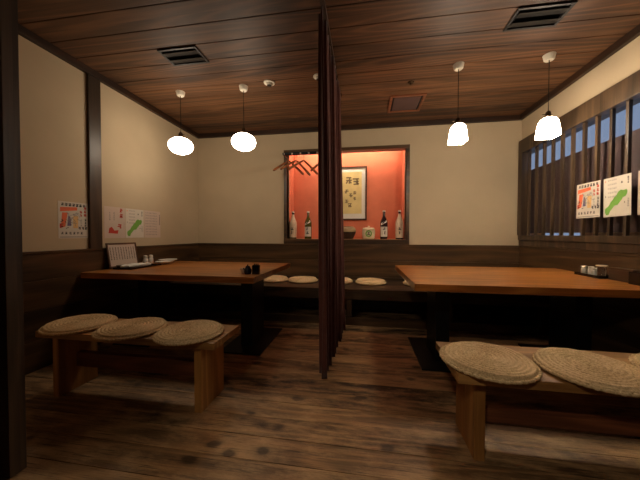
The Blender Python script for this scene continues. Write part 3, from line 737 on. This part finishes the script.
for a, c in (((-0.10, -0.20, 0.0062), (0.10, -0.192, 0.016)), ((-0.10, 0.192, 0.0062), (0.10, 0.20, 0.016)), ((-0.10, -0.192, 0.0062), (-0.092, 0.192, 0.016)), ((0.092, -0.192, 0.0062), (0.10, 0.192, 0.016))): b.box(a, c, 0.002)
b.build('rim', M['lacquer'], t)
TY = TZ+0.0068
menu = [o for o in C.objects if o.name.startswith('menu_frame')][0]; menu.location = (XL+0.10, 2.42, TZ+0.008)
def dish(name, label, cat, x, y, z, prof, m, grp=None):
    o = MB().lathe(prof, 32).build(name, M[m], None, (x, y, z), smooth=True); return tag(o, label, cat, grp)
def towel(label, x, y, z, L, r, rz, grp='rolled towels on the left table tray'):
    o = MB().tube([(-L/2+L*k/8, 0, r+0.0022+0.0015*math.sin(k*2)) for k in range(9)], [r*0.5]+[r]*7+[r*0.5], 12).build('rolled_towel', M['ceramic'], None, (x, y, z), smooth=True)
    o.rotation_euler = (0, 0, rz); return tag(o, label, 'towel', grp)
towel('white rolled towel lying on the black tray, nearer the left wall', -2.272, 2.40, TY, 0.25, 0.018, R(82))
towel('white rolled towel lying on the black tray, nearer the table edge', -2.215, 2.42, TY, 0.25, 0.018, R(84))
PL = [(0, 0), (0.04, 0), (0.045, 0.006), (0.09, 0.026), (0.094, 0.032), (0.086, 0.030), (0.04, 0.010), (0, 0.010)]
dish('small_plate', 'round white plate on the left table just past the right end of the tray', 'plate', -2.22, 2.77, TZ, PL, 'ceramic')
dish('small_plate', 'round white plate on the left table against the wainscot, beyond the first plate', 'plate', -2.33, 2.965, TZ, [(r*1.1, z*1.1) for r, z in PL], 'ceramic')
def shaker(label, x, y, z, body, m, s=1, grp='condiment shakers'):
    t = thing('condiment_shaker', label, 'shaker', (x, y, z), 0, grp)
    MB().lathe([(0, 0), (0.020*s, 0), (0.023*s, 0.006), (0.021*s, 0.045*s), (0.015*s, 0.058*s), (0, 0.058*s)], 24).build('body', M[body], t, smooth=True)
    MB().lathe([(0, 0.0585*s), (0.017*s, 0.0585*s), (0.019*s, 0.066*s), (0.016*s, 0.078*s), (0, 0.082*s)], 24).build('cap', M[m], t, smooth=True)
shaker('small condiment shaker on the left table behind the tray, nearer the menu frame', -2.40, 2.70, TZ, 'ceramic', 'white', 1.25)
shaker('small condiment shaker on the left table behind the tray, farther from the menu frame', -2.42, 2.80, TZ, 'ceramic', 'white', 1.25)
t = thing('chopstick_case', 'long dark chopstick case lying across the front of the menu frame', 'case', (-2.325, 2.40, TY), R(84))
MB().box((-0.11, -0.020, 0), (0.11, 0.020, 0.020), 0.003).build('body', M['boxwood'], t); MB().box((-0.111, -0.021, 0.0205), (0.111, 0.021, 0.030), 0.003).build('lid', M['boxwood'], t)
# cluster at the right end of the left table
t = thing('chopstick_holder', 'small black holder at the right end of the left table', 'holder', (-0.905, 2.22, TZ), R(10))
b = MB()
for a, c in (((-.03, -.025, 0), (.03, .025, .006)), ((-.03, -.025, .0062), (.03, -.020, .075)), ((-.03, .020, .0062), (.03, .025, .075)), ((-.03, -.020, .0062), (-.025, .020, .075)), ((.025, -.020, .0062), (.03, .020, .075))): b.box(a, c, 0.001)
b.build('box', M['lacquer'], t)
for k in range(5): MB().tube([(-0.016+k*0.008, random.uniform(-.012, .012), 0.008), (-0.016+k*0.008, random.uniform(-.012, .012), 0.088)], 0.003, 6).build('toothpick_bundle', M['boxwood'], t)
t = thing('soy_jug', 'small dark blue sauce jug on the left table beside the black holder', 'jug', (-0.972, 2.20, TZ))
MB().lathe([(0, 0), (0.026, 0), (0.033, 0.015), (0.032, 0.04), (0.020, 0.055), (0.018, 0.062), (0, 0.062)], 28).build('body', M['navy'], t, smooth=True)
MB().lathe([(0, 0.0625), (0.020, 0.0625), (0.014, 0.070), (0.005, 0.072), (0.006, 0.080), (0, 0.083)], 20).build('lid', M['navy'], t, smooth=True)
MB().tube([(-0.028, -0.004, 0.038), (-0.040, -0.006, 0.050)], [0.006, 0.004], 8).build('spout', M['navy'], t, smooth=True)
dish('small_cup', 'little white cup on the left table, left of the dark blue jug', 'cup', -1.03, 2.24, TZ, [(0, 0), (0.016, 0), (0.026, 0.03), (0.027, 0.042), (0.024, 0.042), (0.015, 0.006), (0, 0.006)], 'ceramic')

# ------------------------------------------------------------------ things on the right table
t = thing('condiment_tray', 'black tray holding white condiment jars on the right table', 'tray', (1.868, 2.552, TZ))
MB().box((-0.055, -0.125, 0), (0.055, 0.125, 0.006), 0.002).build('base', M['lacquer'], t)
b = MB()
for a, c in (((-0.055, -0.125, 0.0062), (0.055, -0.118, 0.022)), ((-0.055, 0.118, 0.0062), (0.055, 0.125, 0.022)), ((-0.055, -0.118, 0.0062), (-0.048, 0.118, 0.022)), ((0.048, -0.118, 0.0062), (0.055, 0.118, 0.022))): b.box(a, c, 0.002)
b.build('rim', M['lacquer'], t)
GR = 'condiment jars on the right table tray'
def jar(label, x, y, h, r, lid, lidm='white', body='ceramic'):
    t = thing('condiment_jar', label, 'jar', (x, y, TY), 0, GR)
    MB().lathe([(0, 0), (r*.85, 0), (r, .005), (r, h*.8), (r*.8, h*.92), (r*.8, h), (0, h)], 24).build('body', M[body], t, smooth=True)
    MB().lathe([(0, h+.0005), (lid, h+.0005), (lid, h+.008), (lid*.9, h+.010), (0, h+.011)], 24).build('lid', M[lidm], t, smooth=True)
jar('clear condiment jar with a broad flat white lid, tallest on the right table tray', 1.866, 2.472, 0.085, 0.026, 0.036, body='clear')
jar('squat white condiment jar next to the flat-lidded jar on the right table tray', 1.862, 2.533, 0.056, 0.027, 0.024)
jar('white condiment jar in the middle of the right table tray', 1.875, 2.585, 0.062, 0.020, 0.019)
jar('white condiment jar at the far end of the right table tray', 1.864, 2.642, 0.062, 0.021, 0.023)
t = thing('chopstick_box', 'long dark brown wooden chopstick box on the right table beside the jar tray', 'box', (1.903, 2.320, TZ), 0)
MB().box((-0.035, -0.095, 0), (0.035, 0.095, 0.078), 0.003).build('body', M['boxwood'], t); MB().box((-0.037, -0.097, 0.0785), (0.037, 0.097, 0.094), 0.003).build('lid', M['boxwood'], t)
t = thing('napkin_box', 'black lacquered box on the right table cut off by the right edge of the photo', 'box', (1.885, 2.11, TZ), 0)
MB().box((-0.055, -0.10, 0), (0.055, 0.10, 0.085), 0.004).build('body', M['lacquer'], t); MB().box((-0.030, -0.07, 0.0855), (0.030, 0.07, 0.089), 0.001).build('opening_plate', M['vent'], t)

# ------------------------------------------------------------------ unseen fill spot added behind the entrance, standing in for corridor light
la = bpy.data.lights.new('corridor_fill_spot', 'SPOT'); la.spot_size = R(66); la.spot_blend = 1.0; la.shadow_soft_size = 0.12; la.energy = 50; la.color = (1.0, 0.86, 0.66)
lo = bpy.data.objects.new('corridor_fill_spot', la); C.objects.link(lo); lo.location = (-0.6, -1.0, CZ-0.03)
lo.rotation_euler = (Vector((0.45, 1.45, 0.1))-lo.location).to_track_quat('-Z', 'Y').to_euler()

# ------------------------------------------------------------------ world, camera
W = bpy.data.worlds.new('dusk'); SC.world = W; W.use_nodes = True
bg = W.node_tree.nodes['Background']; bg.inputs[0].default_value = (0.30, 0.38, 0.55, 1); bg.inputs[1].default_value = 0.45

cam = bpy.data.cameras.new('camera'); co = bpy.data.objects.new('camera', cam); C.objects.link(co)
cam.sensor_fit = 'HORIZONTAL'; cam.sensor_width = 36.0; cam.lens = 272.62/640*36; cam.clip_start = 0.05; cam.clip_end = 100
yaw, pit, roll = 0.15666, 0.02041, 0.002375
fwd = Vector((-math.sin(yaw)*math.cos(pit), math.cos(yaw)*math.cos(pit), -math.sin(pit)))
q = fwd.to_track_quat('-Z', 'Y').to_matrix().to_4x4()
co.matrix_world = Matrix.Translation((0, 0, 1.05)) @ q @ Matrix.Rotation(roll, 4, 'Z')
SC.camera = co
vs = SC.view_settings; SC.display_settings.display_device = 'sRGB'
vs.view_transform = 'Standard'; vs.look = 'None'; vs.gamma = 1; vs.use_curve_mapping = False; vs.exposure = 0.84
